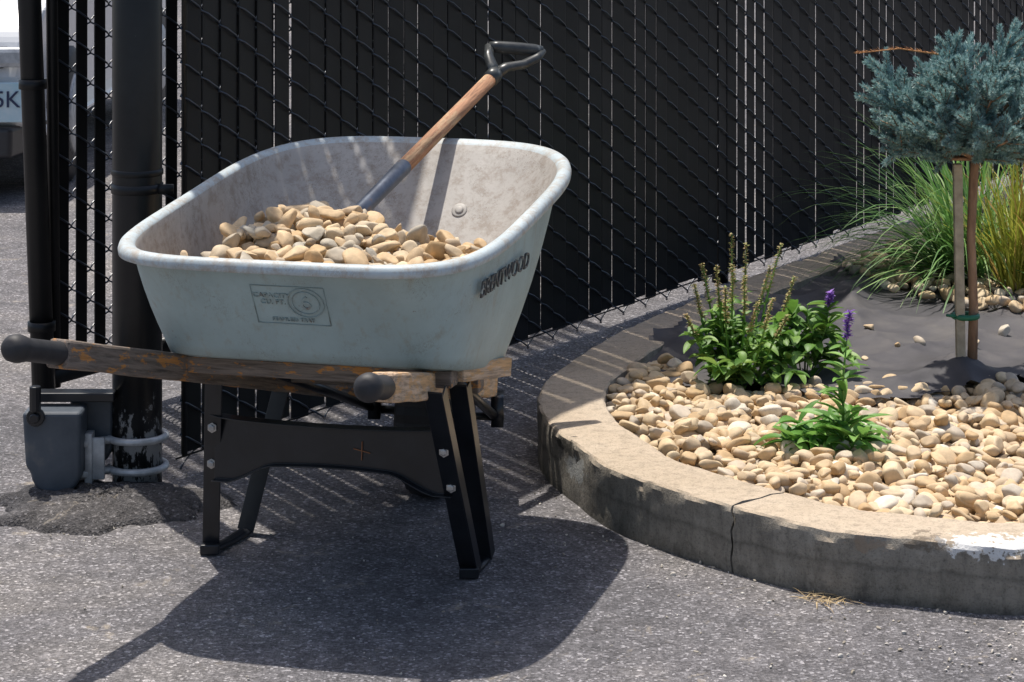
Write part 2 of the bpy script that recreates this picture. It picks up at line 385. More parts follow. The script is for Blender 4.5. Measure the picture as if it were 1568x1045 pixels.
gridsurf('planter_soil',innerS,0,3.6,4.8,11.4,.04,lambda X,Y:.088+.006*np.sin(X*9)*np.cos(Y*7),m_soil)
def fabz(X,Y):
    def ridge(a,f,ph,amp,p=3):
        q=X*math.cos(a)+Y*math.sin(a); o_=X*math.sin(a)-Y*math.cos(a)
        return amp*(1-np.abs(np.sin(q*f+ph+1.3*np.sin(o_*2.3+ph)+.5*np.sin(o_*5.1))))**p*(.35+.65*np.abs(np.sin(o_*3+ph*3)))
    return .110+ridge(.5,5,.3,.032)+ridge(1.3,4.2,1.0,.03)+ridge(-.4,7,2,.026)+ridge(2.3,9,.5,.016)+ridge(.95,13,.1,.012)+ridge(-.9,17,.7,.008)+.006*np.sin(X*4+1)*np.sin(Y*3)
gridsurf('landscape_fabric',innerS,0,3.5,6.3,11.3,.014,fabz,m_fabric,lambda X,Y:Y>6.42+.08*np.sin(X*5))

# ------------------------------------------------------------------ stones
def ico():
    bpy.ops.mesh.primitive_ico_sphere_add(subdivisions=3,radius=1)
    o=bpy.context.object; me=o.data
    v=np.array([x.co[:] for x in me.vertices]); f=np.array([p.vertices[:] for p in me.polygons])
    bpy.data.objects.remove(o); bpy.data.meshes.remove(me); return v,f
IV,IF=ico()
def variants(n,ang,seed):
    r=np.random.default_rng(seed); out=[]
    for _ in range(n):
        v=IV.copy()
        for _k in range(5):
            dd=r.normal(size=3); dd/=np.linalg.norm(dd); t=v@dd; v=v*(1+.10*np.sin(t*2.2+r.uniform(0,6)))[:,None]
        for _k in range(int(ang)):
            dd=r.normal(size=3); dd/=np.linalg.norm(dd); h=r.uniform(.5,.85); t=v@dd; ex=np.maximum(t-h,0); v=v-dd*(ex*.88)[:,None]
        v=v*np.array([1,r.uniform(.6,.88),r.uniform(.42,.7)]); out.append(v)
    return out
def rotm(r,tilt):
    a=r.uniform(0,6.283); b=r.normal()*tilt; c=r.normal()*tilt
    ca,sa=math.cos(a),math.sin(a); cb,sb=math.cos(b),math.sin(b); cc,sc=math.cos(c),math.sin(c)
    Rz=np.array([[ca,-sa,0],[sa,ca,0],[0,0,1]]);Rx=np.array([[1,0,0],[0,cb,-sb],[0,sb,cb]]);Ry=np.array([[cc,0,sc],[0,1,0],[-sc,0,cc]])
    return Rx@Ry@Rz
def stones(name,P,Rad,mat,var,tilt=.35,seed=1,parent=None):
    r=np.random.default_rng(seed); V=[];F=[];b=0
    for p,s in zip(P,Rad):
        v=var[r.integers(len(var))]*s; V.append(v@rotm(r,tilt).T+p); F.append(IF+b); b+=len(v)
    return mesh_obj(name,np.vstack(V),np.vstack(F),mat,parent,True)
VR=variants(18,5,5); VA=variants(16,8,9)
def scatter(x0,x1,y0,y1,st,jit,seed):
    r=np.random.default_rng(seed); pts=[]
    j=0;y=y0
    while y<y1:
        xs=np.arange(x0+(st/2 if j%2 else 0),x1,st)
        pts.append(np.c_[xs+r.normal(size=len(xs))*jit*st,np.full(len(xs),y)+r.normal(size=len(xs))*jit*st]); y+=st*.86;j+=1
    return np.vstack(pts)
r=np.random.default_rng(11)
A=scatter(.2,2.8,5.0,6.9,.038,.24,2); B=scatter(.2,2.8,5.0,6.9,.043,.28,3)
def front(P): 
    edge=6.50+.06*np.sin(P[:,0]*7)+.04*np.sin(P[:,0]*17+1)+np.where(P[:,0]<.5,.18,0)+.03*r.normal(size=len(P))
    return P[inside(inner2,P[:,0],P[:,1])&(P[:,1]<edge)]
A=front(A);B=front(B); B=B[r.random(len(B))<.8]
hz=lambda P:.012*np.sin(P[:,0]*5+P[:,1]*3)+.008*np.sin(P[:,0]*11-P[:,1]*8)
PA=np.c_[A,.103+hz(A)+r.normal(size=len(A))*.003]; PB=np.c_[B,.121+hz(B)+r.normal(size=len(B))*.006]
sc=np.array([(1.10,6.9),(1.17,6.95),(1.32,6.9),(1.06,7.15),(1.45,7.1),(.98,6.72)])
PC=np.c_[sc,np.full(len(sc),.135)]
G=scatter(1.1,2.9,7.3,9.6,.046,.25,5)
gx=(G[:,0]-1.82)/.66; gy=(G[:,1]-8.2)/.85
G=G[inside(inner2,G[:,0],G[:,1])&(gx*gx+gy*gy<1+.15*r.normal(size=len(G)))]
PG=np.c_[G,.142+r.normal(size=len(G))*.008]
PP=np.vstack([PA,PB,PC,PG]); rad=np.clip(r.normal(.0245,.0055,len(PP)),.013,.046)
rad[len(PA)+len(PB):len(PA)+len(PB)+len(PC)]*=.75
stones('river_stone_mulch',PP,rad,m_stone,VR,.32,4)
g=[];gr=[]
for k in range(1000):
    i=r.integers(0,NS); 
    p=path[i]-nin[i]*abs(r.normal()*.11+.01)
    if p[1]<6.4 and p[0]<2.2: g.append((p[0],p[1],.002)); gr.append(abs(r.normal())*.0022+.0018)
for k in range(420):
    g.append((r.uniform(-1.3,1.6),r.uniform(4.3,6),.001)); gr.append(abs(r.normal())*.0016+.0012)
for k in range(120):
    g.append((r.normal()*.25+1.0,r.normal()*.09+4.70,.003)); gr.append(r.uniform(.002,.007))
for k in range(90):
    g.append((r.normal()*.2-.95,r.normal()*.12+5.6,.006)); gr.append(r.uniform(.0015,.004))
for k in range(260):  # grit swept along the fence foot
    s=r.uniform(0,2.2); g.append((-.86+.527*s+r.normal()*.05+.05,5.93+.85*s+r.normal()*.05-.03,.002)); gr.append(r.uniform(.0015,.004))
m_grit=island('grit',[(0,(.3,.26,.2)),(.5,(.55,.5,.43)),(1,(.75,.71,.64))],.9,60,.2,0)
stones('loose_gravel',np.array(g),np.array(gr),m_grit,VA,.5,8)

# ------------------------------------------------------------------ fence
fd=Vector((.62,1,0)).normalized(); fn=Vector((fd.y,-fd.x,0)); F0=Vector((-.86,5.93,0))
def FP(o,s,off,z): return o+fd*s+fn*off+Vector((0,0,z))
def fence_panel(parent,origin,s0,s1,z0,z1,pitch,slw,slv,slt,pref=''):
    n=int((s1-s0)/pitch); mb=MB(); wr=MB(); rr=random.Random(5)
    for i in range(n):
        sc_=s0+(i+.5)*pitch+rr.uniform(-.0015,.0015); tw=rr.uniform(-.08,.08); dz=rr.uniform(-.012,.012); ln=rr.uniform(-.004,.004)
        sw=slw+rr.uniform(-slv,slv)
        V=[]
        for zz,l in((z0+.03+dz,0),(z1-.02,ln)):
            for (a,b) in((-.5,-.35),(-.42,-.5),(.42,-.5),(.5,-.35),(.5,.35),(.42,.5),(-.42,.5),(-.5,.35)):
                V.append(FP(origin,sc_+l+a*sw*math.cos(tw)-b*slt*math.sin(tw),a*sw*math.sin(tw)+b*slt,zz))
        F=[(k,(k+1)%8,8+(k+1)%8,8+k) for k in range(8)]+[tuple(range(8))[::-1],tuple(range(8,16))]
        mb.add(V,F)
    mb.obj(pref+'slats',m_slat,parent)
    cyc=.084; nz=int((z1-z0)/cyc)
    for i in range(n+1):
        par=i%2; pts=[]
        for k in range(nz*2+1):
            z=z0+k*cyc/2
            left=((k+par)%2==0)
            s=s0+(i if left else i+1)*pitch
            if i==n: s=s0+i*pitch+(0 if left else .02)
            pts.append(FP(origin,s+(.003 if not left else -.003),0,z))
            if k<nz*2:
                off=-.0085 if left else .0085
                for q in(.25,.75):
                    s2=s0+i*pitch+(pitch if i<n else .02)*(q if left else 1-q)
                    pts.append(FP(origin,s2,off,z+q*cyc/2))
        V,F=tube(pts,.0028,6); wr.add(V,F)
    wr.obj(pref+'chain_link_wire',m_wire,parent,True)
fence=empty('chain_link_fence',tuple(F0))
fence_panel(fence,F0,.075,10.5,.02,3.0,.075,.0695,.004,.0032)
mb=MB()
V,F=tube([FP(F0,.05,0,3.02),FP(F0,10.6,0,3.02)],.021,12); mb.add(V,F)
V,F=tube([FP(F0,.05,.004,.05),FP(F0,10.6,.004,.05)],.0025,6); mb.add(V,F)
for s in(3.1,6.1,9.1):
    V,F=tube([FP(F0,s,-.04,0),FP(F0,s,-.04,3.02)],.03,16); mb.add(V,F)
V,F=boxvf(FP(F0,.083,.004,1.45),.016,.005,2.8,Matrix((fd,fn,Vector((0,0,1)))).transposed()); mb.add(V,F)
mb.obj('rails_and_line_posts',m_pole,fence,True)

post=empty('steel_gate_post',(-.915,5.9,0)); mb=MB()
V,F=tube([(-.915,5.9,-.02),(-.915,5.9,.76),(-.917,5.9,3.1)],.0605,40); mb.add(V,F)
o=mb.obj('shaft',m_post,post,True)
mb=MB(); V,F=tube([(-.915,5.9,.762),(-.915,5.9,.765),(-.915,5.9,.775),(-.915,5.9,.778)],[.0612,.0635,.0635,.0612],40); mb.add(V,F)
V,F=tube([(-.917,5.9,3.09),(-.917,5.9,3.11),(-.917,5.9,3.17)],[.064,.064,.02],30); mb.add(V,F)
for z in(.72,1.3,1.9,2.5):
    V,F=tube([(-.915,5.9,z),(-.915,5.9,z+.022)],.0635,30); mb.add(V,F)
    V,F=boxvf((-.848,5.875,z+.011),.05,.012,.022); mb.add(V,F)
mb.obj('collar_and_bands',m_pole,post,True)
mb=MB()
for z in(.125,.052):
    P=[(-.915+.069*math.cos(a),5.9+.069*math.sin(a),z) for a in np.linspace(-2.9,1.8,26)]
    V,F=tube(P,.0095,8); mb.add(V,F)
    V,F=tube([(-.975,5.86,z),(-1.03,5.84,z)],.010,8); mb.add(V,F)
V,F=boxvf((-1.02,5.835,.088),.018,.04,.125); mb.add(V,F)
V,F=boxvf((-1.0,5.83,.088),.035,.012,.10); mb.add(V,F)
for z in(.125,.052):
    V,F=tube([(-1.045,5.825,z),(-1.02,5.825,z)],.013,6); mb.add(V,F)
bevel(mb.obj('galvanised_clamps',m_galv,post,True),.002)
def prism(poly,y0,y1,mat,name,parent,bw,T=None):
    n=len(poly); V=[(x,y0,z) for x,z in poly]+[(x,y1,z) for x,z in poly]
    if T: V=[T(v) for v in V]
    F=[tuple(range(n)),tuple(range(n,2*n))[::-1]]+[(i,i+n,(i+1)%n+n,(i+1)%n) for i in range(n)]
    return bevel(mesh_obj(name,V,F,mat,parent),bw,3,30)
guard=empty('gate_roller_guard',(-1.1,5.83,0))
def bucket(cx,w,z0,z1):
    P=[(cx-w/2-.006,z1),(cx-w/2+.002,z0+.07)]
    for a in np.linspace(math.pi,2*math.pi,12): P.append((cx+.006+math.cos(a)*w*.44,z0+.055+math.sin(a)*.055))
    P+=[(cx+w/2-.002,z0+.07),(cx+w/2,z1)]
    return P
prism(bucket(-1.095,.135,.015,.215),5.76,5.86,m_guard,'guard_shell',guard,.014)
prism(bucket(-1.02,.10,.06,.225),5.87,5.95,m_guard,'guard_shell_rear',guard,.010)
mb=MB()
V,F=boxvf((-1.06,5.85,.235),.20,.05,.022); mb.add(V,F)
V,F=tube([(-1.135,5.765,.205),(-1.135,5.75,.205)],.022,16); mb.add(V,F)
V,F=tube([(-1.135,5.75,.205),(-1.135,5.738,.205)],.013,6); mb.add(V,F)
V,F=tube([(-1.135,5.752,.22),(-1.135,5.752,.28)],.014,10); mb.add(V,F)
bevel(mb.obj('pivot_bolt',m_blk,guard,False),.003)

GO=Vector((-1.25,6.39,0)); gate=empty('sliding_gate',tuple(GO))
fence_panel(gate,GO,.05,2.25,.16,2.3,.075,.044,.004,.006)
mb=MB()
V,F=tube([GO+Vector((.012,0,.12)),GO+Vector((-.07,0,2.35))],.031,20); mb.add(V,F)
V,F=tube([FP(GO,.06,.0,.12),FP(GO,.035,0,2.35)],.016,14); mb.add(V,F)
V,F=tube([FP(GO,0,0,.15),FP(GO,2.3,0,.15)],.024,14); mb.add(V,F)
V,F=tube([FP(GO,0,0,2.33),FP(GO,2.3,0,2.33)],.024,14); mb.add(V,F)
V,F=tube([FP(GO,2.3,0,.12),FP(GO,2.3,0,2.35)],.028,14); mb.add(V,F)
for z in(.92,.28,1.6):
    x=.012-.082*(z-.12)/2.23
    V,F=tube([GO+Vector((x,0,z)),GO+Vector((x,0,z+.025))],.037,20); mb.add(V,F)
mb.obj('frame',m_pole,gate,True)

def mound(name,cx,cy,rx,ry,h,mat):
    V=[];F=[];n=90;m=22; rr=random.Random(2)
    for j in range(m+1):
        t=j/m
        for i in range(n):
            a=2*math.pi*i/n; k=1+.13*math.sin(3*a+1)+.08*math.sin(7*a)+.05*math.sin(13*a+2)+.02*math.sin(29*a)
            z=h*(1-t**5)+(.004*math.sin(i*.9+j*.7)+rr.uniform(-.003,.003))*(1-t*.5)
            V.append((cx+rx*t*k*math.cos(a),cy+ry*t*k*math.sin(a),max(.003,z+.004) if j<m else -.002))
    for j in range(m):
        for i in range(n):
            F.append((j*n+i,(j+1)*n+i,(j+1)*n+(i+1)%n,j*n+(i+1)%n))
    return mesh_obj(name,V,F,mat,None,True)
mound('asphalt_patch_ground',-.97,5.72,.27,.20,.028,m_patch)

# ------------------------------------------------------------------ wheelbarrow
C=Vector((-.34,5.35,0)); ang=math.radians(15)
a=Vector((math.sin(ang),math.cos(ang),0)); p=Vector((math.cos(ang),-math.sin(ang),0))
def L(u,r_,z): return C+a*u+p*r_+Vector((0,0,z))
wb=empty('wheelbarrow',tuple(C))
RT=(0.0,.545,.005,.392); BT=(-.15,.25,.008,.325)
def zrim(u): return .74+.11*max(0,(u+.545)/1.09)**1.3
def zbot(u): return .502-.11*max(0,min(1.1,(u+.40)/.52))
def ring(t,off=0,dz=0,n=140):
    out=[]
    uc=BT[0]+(RT[0]-BT[0])*t; Lh=BT[1]+(RT[1]-BT[1])*t+off; rc=BT[2]+(RT[2]-BT[2])*t; Wh=BT[3]+(RT[3]-BT[3])*t+off
    bul=.012*math.sin(math.pi*min(1,max(0,t)))
    for i in range(n):
        th=2*math.pi*i/n; c,s=math.cos(th),math.sin(th)
        e=4.6 if c<0 else 3.7
        du=math.copysign(abs(c)**(2/e),c)*(Lh+(bul if c>0 else 0)); dr=math.copysign(abs(s)**(2/e),s)*(Wh+bul)
        u=uc+du; 
        ur=RT[0]+math.copysign(abs(c)**(2/e),c)*RT[1]; ub=BT[0]+math.copysign(abs(c)**(2/e),c)*BT[1]
        z=zbot(ub)*(1-t)+zrim(ur)*t+dz
        out.append(L(u,rc+dr,z))
    return out
n=140; rings=[]
rings.append(ring(0,-.10,.0)); 
rings.append(ring(0,-.035,-.001)); rings.append(ring(0,-.012,.007)); rings.append(ring(.05,0,0))
for t in(.15,.3,.45,.6,.75,.88,.95): rings.append(ring(t))
nw=len(rings)
rings.append(ring(1,.003,-.018)); rings.append(ring(1,.018,-.021)); rings.append(ring(1,.0225,-.019)); rings.append(ring(1,.0235,-.010)); rings.append(ring(1,.021,-.001)); rings.append(ring(1,.015,.004)); rings.append(ring(1,.005,.005)); rings.append(ring(1,-.004,.001)); rings.append(ring(.985,-.007,.0))
nlip=len(rings)
for t in(.93,.8,.65,.5,.35,.2,.08): rings.append(ring(t,-.007))
rings.append(ring(0.02,-.02,.003)); rings.append(ring(0,-.05,.005)); rings.append(ring(0,-.12,.005))
V=[v for rg in rings for v in rg]; F=[];mi=[]
for j in range(len(rings)-1):
    for i in range(n):
        F.append((j*n+i,j*n+(i+1)%n,(j+1)*n+(i+1)%n,(j+1)*n+i)); mi.append(0 if j<nw-1 else (2 if j<nlip-1 else 1))
F.append(tuple(range(n))[::-1]); mi.append(0)
b=(len(rings)-1)*n; F.append(tuple(b+i for i in range(n))); mi.append(1)
tr=mesh_obj('tray',V,F,[m_trayO,m_trayI,m_lip],wb,True,mi)

mb=MB()
m_boss=simple('nose_boss',[(.3,(.30,.28,.25)),(.7,(.45,.42,.38))],40,.5)
for r_ in (.115,-.115):
    def wp(t):
        uc=BT[0]+(RT[0]-BT[0])*t; Lh=BT[1]+(RT[1]-BT[1])*t+.012*math.sin(math.pi*t)-.007
        Wh=BT[3]+(RT[3]-BT[3])*t+.012
        uu=uc+Lh*(1-abs(r_/Wh)**3.7)**(1/3.7)
        return L(uu,r_,zbot(.10)*(1-t)+zrim(.545)*t)
    w0,w1=wp(.68),wp(.74); up_=(w1-w0).normalized(); nrm=up_.cross(p).normalized()
    if nrm.z<0: nrm=-nrm
    c0=w0
    V,F=tube([c0-nrm*.004,c0+nrm*.0015,c0+nrm*.0022],[.019,.019,.016],24); mb.add(V,F)
    V,F=tube([c0+nrm*.001,c0+nrm*.0042,c0+nrm*.0048],[.011,.010,.006],20); mb.add(V,F)
mb.obj('nose_bolts',m_boss,wb,True)

t=.6; un=BT[0]+(RT[0]-BT[0])*t-(BT[1]+(RT[1]-BT[1])*t); zn=zbot(-.4)*(1-t)+zrim(-.545)*t
wu=(L(-.545,0,.74)-L(-.40,0,.502)).normalized(); wn=p.cross(wu); 
if wn.dot(a)>0: wn=-wn
Mw=Matrix((p,wu,wn)).transposed()
pc=L(un,.02,zn)+wn*.0012
def onwall(x,y,zo=0): return pc+Mw@Vector((x,y,zo))
mb=MB()
def strip(x0,y0,x1,y1,w_):
    V,F=boxvf((0,0,0),max(abs(x1-x0),w_),max(abs(y1-y0),w_),.0016); V=[onwall((x0+x1)/2+v.x,(y0+y1)/2+v.y,v.z) for v in V]; mb.add(V,F)
strip(-.078,-.050,.078,-.050,.0013);strip(-.078,.050,.078,.050,.0013);strip(-.078,-.050,-.078,.050,.0013);strip(.078,-.050,.078,.050,.0013)
for R_ in(.038,.029):
    P=[onwall(.034+R_*math.cos(q),.008+R_*math.sin(q),.0003) for q in np.linspace(0,2*math.pi,40)]
    V,F=tube(P,.0013,6); mb.add(V,F)
mb.obj('embossed_frame',m_emb,wb,True)
def text(name,s,size,M,mat,parent,ext=.0012,align='CENTER'):
    cu=bpy.data.curves.new(name,'FONT'); cu.body=s; cu.size=size; cu.extrude=ext; cu.align_x=align; cu.align_y='CENTER'
    cu.materials.append(mat); o=bpy.data.objects.new(name,cu); COL.objects.link(o)
    o.parent=parent; o.matrix_parent_inverse=Matrix.Translation(-Vector(parent.location)); o.matrix_basis=M; return o
def wallM(x,y): return Matrix.Translation(onwall(x,y,.0002))@Mw.to_4x4()
text('embossed_numeral','6',.05,wallM(.034,.007),m_emb,wb)
text('embossed_words','CAPACITY\nCU. FT.',.017,wallM(-.036,.016),m_emb,wb)
text('embossed_footer','SEAMLESS TRAY',.013,wallM(0,-.038),m_emb,wb)
def sidept(t,u): 
    uc=BT[0]+(RT[0]-BT[0])*t; Lh=BT[1]+(RT[1]-BT[1])*t; rc=BT[2]+(RT[2]-BT[2])*t; Wh=BT[3]+(RT[3]-BT[3])*t+.012*math.sin(math.pi*t)
    e=4.6 if u<uc else 3.7
    r_=rc+Wh*(1-abs((u-uc)/Lh)**e)**(1/e)
    return L(u,r_,zbot(u)*(1-t)+zrim(u)*t)
q0=sidept(.8,-.36);q1=sidept(.8,-.06);q2=sidept(.6,-.2);q3=sidept(.8,-.2)
sx=(q1-q0).normalized(); sy=(q3-q2).normalized(); sn=sx.cross(sy).normalized(); sy=sn.cross(sx)
Ms=Matrix.Translation(sidept(.70,-.20)+sn*.005)@Matrix((sx,sy,sn)).transposed().to_4x4()
text('side_lettering','BRENTWOOD',.05,Ms,m_letter,wb,.002)

# handles
HL0=Vector((-.955,4.58,.622)); HL1=Vector((-.31,5.98,.215))
HR0=Vector((-.265,4.38,.592)); HR1=Vector((-.06,5.83,.265))
for nm,A_,B_,mt in(('left',HL0,HL1,m_woodL),('right',HR0,HR1,m_woodR)):
    dv=(B_-A_).normalized()
    beam('handle_beam_'+nm,A_+dv*.165,B_,.050,.056,mt,wb,.006,sub=22,jit=.0014)
    mb=MB(); V,F=tube([A_,A_+dv*.004,A_+dv*.014,A_+dv*.03,A_+dv*.045,A_+dv*.06,A_+dv*.15,A_+dv*.175,A_+dv*.18],[.012,.020,.026,.0275,.025,.0225,.0225,.0245,.022],24); mb.add(V,F)
    mb.obj('grip_'+nm,m_rubber,wb,True)
beam('cross_cleat',L(-.30,-.28,.474),L(-.30,.31,.474),.05,.035,m_woodL,wb,.003)
beam('cross_cleat_front',L(.08,-.18,.375),L(.08,.26,.375),.05,.035,m_woodL,wb,.003)
beam('handle_riser_right',L(-.27,.30,.480),L(-.02,.335,.44),.045,.040,m_woodR,wb,.003,sub=6,jit=.001)
def angle(name,A_,B_,w_,side):
    A_=Vector(A_);B_=Vector(B_); x=(B_-A_).normalized(); y=(p-x*p.dot(x)).normalized(); z=x.cross(y)
    mb=MB(); Lr=(B_-A_).length; R=Matrix((x,y,z)).transposed(); c=(A_+B_)/2
    V,F=boxvf((0,0,0),Lr,w_,.004); V=[c+R@v for v in V]; mb.add(V,F)
    V,F=boxvf((0,0,0),Lr,.004,w_*.8); V=[c+R@(v+Vector((0,side*(w_/2-.002),0)))+a*(w_*.4) for v in V]; mb.add(V,F)
    return bevel(mb.obj(name,m_blk,wb),.0015)
angle('leg_left_near',(-.645,5.23,.45),(-.668,5.36,.008),.040,-1)
angle('leg_left_far',(-.515,5.53,.38),(-.606,5.49,.012),.040,-1)
angle('leg_right_near',(-.160,4.87,.47),(-.092,5.19,.008),.040,1)
angle('leg_right_far',(-.115,5.11,.43),(-.064,5.29,.012),.040,1)
mb=MB()
for A_,B_ in(((-.668,5.35,.010),(-.604,5.50,.010)),((-.092,5.18,.010),(-.058,5.31,.010))):
    A_=Vector(A_);B_=Vector(B_); V,F=tube([A_,(A_+B_)/2-Vector((0,0,.004)),B_],.018,10,.45); mb.add(V,F)
    V,F=boxvf(A_+Vector((0,-.006,.004)),.042,.022,.022); mb.add(V,F)
bevel(mb.obj('leg_feet',m_blk,wb),.003)
BL=Vector((-.650,5.285,0));BR=Vector((-.122,5.045,0)); bd=(BR-BL).normalized(); bn=Vector((bd.y,-bd.x,0))
if bn.y>0: bn=-bn
V=[];F=[];nb=28
for i in range(nb+1):
    t=i/nb; c=BL.lerp(BR,t); top=.330+.028*t-.014*math.sin(math.pi*t)**.5; bot=.185+.03*t; 
    ed=min(t,1-t); arch=.045*min(1,max(0,(ed-.08)/.15))*(.6+.4*math.sin(math.pi*t)); bot+=arch
    for (off,zz) in((.022,top-.001),(.0,top+.003),(0,top-.004),(0,(top+bot)/2),(0,bot+.004),(0.0,bot),(.016,bot-.002)):
        q=c+bn*off; V.append((q.x,q.y,zz))
for i in range(nb):
    for k in range(6): F.append((i*7+k,(i+1)*7+k,(i+1)*7+k+1,i*7+k+1))
br=mesh_obj('leg_brace',V,F,m_blk,wb); sm=br.modifiers.new('solid','SOLIDIFY'); sm.thickness=.003; sm.offset=0; bevel(br,.001)
mb=MB()
def bolt(P_,d_,R_=.0095):
    P_=Vector(P_); d_=Vector(d_).normalized(); V,F=tube([P_,P_+d_*.002,P_+d_*.0025,P_+d_*.007,P_+d_*.008],[R_*1.2,R_*1.2,R_*.8,R_*.8,R_*.5],6); mb.add(V,F)
for (A_,B_,zs) in(((-.645,5.23,.45),(-.668,5.36,.008),(.30,.215)),((-.160,4.87,.47),(-.092,5.19,.008),(.325,.235))):
    A_=Vector(A_);B_=Vector(B_)
    for z in zs:
        t=(A_.z-z)/(A_.z-B_.z); q=A_.lerp(B_,t)-a*.004; bolt(q,-a)
mb.obj('bolts',m_bolt,wb,False)
mb=MB()
o_=BL.lerp(BR,.63)
for sg in(1,-1):
    q=Vector((o_.x,o_.y,.285))+bn*.0035
    V,F=boxvf((0,0,0),.040,.0012,.0022,Matrix.Rotation(math.radians(8 if sg>0 else 92),3,'Y')); V=[q+Vector((bd.x*v.x+bn.x*v.y,bd.y*v.x+bn.y*v.y,v.z)) for v in V]; mb.add(V,F)
m_rust=simple('rust_scratch',[(.3,(.18,.07,.03)),(.7,(.3,.13,.06))],50,.8)
mb.obj('scratch_marks',m_rust,wb)
wc=Vector((-.185,5.86,.19)); mb=MB(); nt_=64
P=[(.055,.150),(.052,.172),(.042,.186),(.02,.1915),(0,.193),(-.02,.1915),(-.042,.186),(-.052,.172),(-.055,.150),(-.045,.118),(-.03,.108),(.03,.108),(.045,.118)]
V=[];F=[]
for i in range(nt_):
    th=2*math.pi*i/nt_; rd=a*math.cos(th)+Vector((0,0,math.sin(th)))
    for (w_,rr) in P:
        rr2=rr+(.006 if (rr>.18 and i%2==0) else 0); V.append(wc+p*w_+rd*rr2)
k=len(P)
for i in range(nt_):
    for j in range(k): F.append((i*k+j,i*k+(j+1)%k,((i+1)%nt_)*k+(j+1)%k,((i+1)%nt_)*k+j))
mb.add(V,F); mb.obj('tyre',m_rubber,wb,False)
mb=MB(); V,F=tube([wc-p*.03,wc-p*.012,wc+p*.012,wc+p*.03],[.108,.06,.06,.108],32); mb.add(V,F)
V,F=tube([wc-p*.17,wc+p*.17],.010,12); mb.add(V,F)
for sg in(-1,1):
    V,F=boxvf(wc+p*sg*.155+Vector((0,0,.02)),.03,.08,.07); mb.add(V,F)
mb.obj('wheel_hub_and_axle',m_blk,wb,True)
mb=MB()
for A_,B_ in((L(-.05,-.2,.41),wc-p*.15),(L(-.05,.24,.41),wc+p*.15)):
    V,F=tube([A_,B_],.011,8); mb.add(V,F)
mb.obj('front_struts',m_blk,wb,True)

# stones in tray
def heap(u,r_):
    s=min(1,max(0,(r_+.12)/.25)); 
    return .683+.078*math.exp(-((u+.02)**2+(r_+.11)**2)/.035)-(.14+.26*s)*max(0,u-.04)-.9*max(0,-(r_+.225)-.25*max(0,u))+.008*math.sin(u*21+r_*9)
def inner_ok(u,r_,z,mg):
    ub=zbot(u); zr=zrim(u); t=max(0,min(1,(z-ub)/(zr-ub)))
    uc=BT[0]+(RT[0]-BT[0])*t; Lh=BT[1]+(RT[1]-BT[1])*t-mg; rc=BT[2]+(RT[2]-BT[2])*t; Wh=BT[3]+(RT[3]-BT[3])*t-mg
    return abs((u-uc)/Lh)**4+abs((r_-rc)/Wh)**4<1
HP=[];HR=[]
for lay,(st,dz,sz) in enumerate(((.034,-.045,.028),(.037,-.022,.027),(.040,.0,.0265))):
    for q in scatter(-.55,.5,-.45,.45,st,.26,20+lay):
        z=heap(q[0],q[1])+dz+r.normal()*.007; s=max(.015,min(.046,r.normal(sz,.0075)))
        if lay==2 and r.random()<.12: continue
        if inner_ok(q[0],q[1],z,s*.75+.006): HP.append(tuple(L(q[0],q[1],z))); HR.append(s)
stones('stone_load',np.array(HP),np.array(HR),m_stone2,VA,.55,6,wb)

# ------------------------------------------------------------------ shovel
sh=empty('d_handle_shovel',(-.3,5.5,.75))
P0=Vector((-.405,5.35,.690)); P1=Vector((-.045,6.1,.985)); sd=(P1-P0)
mb=MB(); V,F=tube([P0,P0+sd*.12,P0+sd*.3,P0+sd*.42,P0+sd*.425],[.022,.0185,.0185,.020,.018],20); mb.add(V,F)
bx=Vector((1,0,0)); sdn=sd.normalized(); bx=(bx-sdn*bx.dot(sdn)).normalized(); bz=sdn.cross(bx)
V=[];F=[]
for i in range(7):
    t=i/6; wdt=.085*(1-.5*max(0,t-.6)/.4)
    for j in range(9):
        x=-1+j/4; V.append(P0-sdn*(.0+.17*t)+bx*x*wdt+bz*(.018*x*x))
for i in range(6):
    for j in range(8): F.append((i*9+j,i*9+j+1,(i+1)*9+j+1,(i+1)*9+j))
mb.add(V,F)
o=mb.obj('socket_and_blade',m_steel,sh,True)
me=bpy.data.meshes.new('shaft')
V,F=tube([(0,0,0),(sd.length*.30,0,0),(sd.length*.58,0,0)],[.0185,.0175,.0175],20)
me.from_pydata([tuple(v) for v in V],[],F); me.materials.append(m_woodS); me.polygons.foreach_set('use_smooth',[True]*len(me.polygons))
o=bpy.data.objects.new('shaft',me); COL.objects.link(o); o.parent=sh; o.matrix_parent_inverse=Matrix.Translation(-Vector(sh.location))
o.matrix_basis=Matrix.Translation(P0+sd*.42)@Matrix((sdn,sdn.cross(bx),bx)).transposed().to_4x4()
mb=MB()
V,F=tube([P1-sdn*.03,P1,P1+sdn*.015],[.021,.021,.018],16); mb.add(V,F)
gl=Vector((-.058,6.17,1.052)); grr=Vector((.078,6.20,1.038))
V,F=tube([gl,gl.lerp(grr,.15),gl.lerp(grr,.5),gl.lerp(grr,.85),grr],[.012,.0155,.0165,.0155,.012],14); mb.add(V,F)
V,F=tube([P1+sdn*.005,P1+Vector((-.006,.02,.022)),P1+Vector((-.014,.04,.045)),gl],[.018,.016,.013,.012],12,.8); mb.add(V,F)
V,F=tube([P1+sdn*.005,P1+Vector((.03,.03,.017)),P1+Vector((.075,.055,.022)),P1+Vector((.108,.08,.036)),grr],[.018,.016,.015,.014,.012],12,.8); mb.add(V,F)
m_dg=simple('grip_steel',[(.3,(.02,.022,.024)),(.6,(.055,.06,.06)),(.75,(.25,.26,.25))],28,.35,.1,.001)
mb.obj('d_grip',m_dg,sh,True)

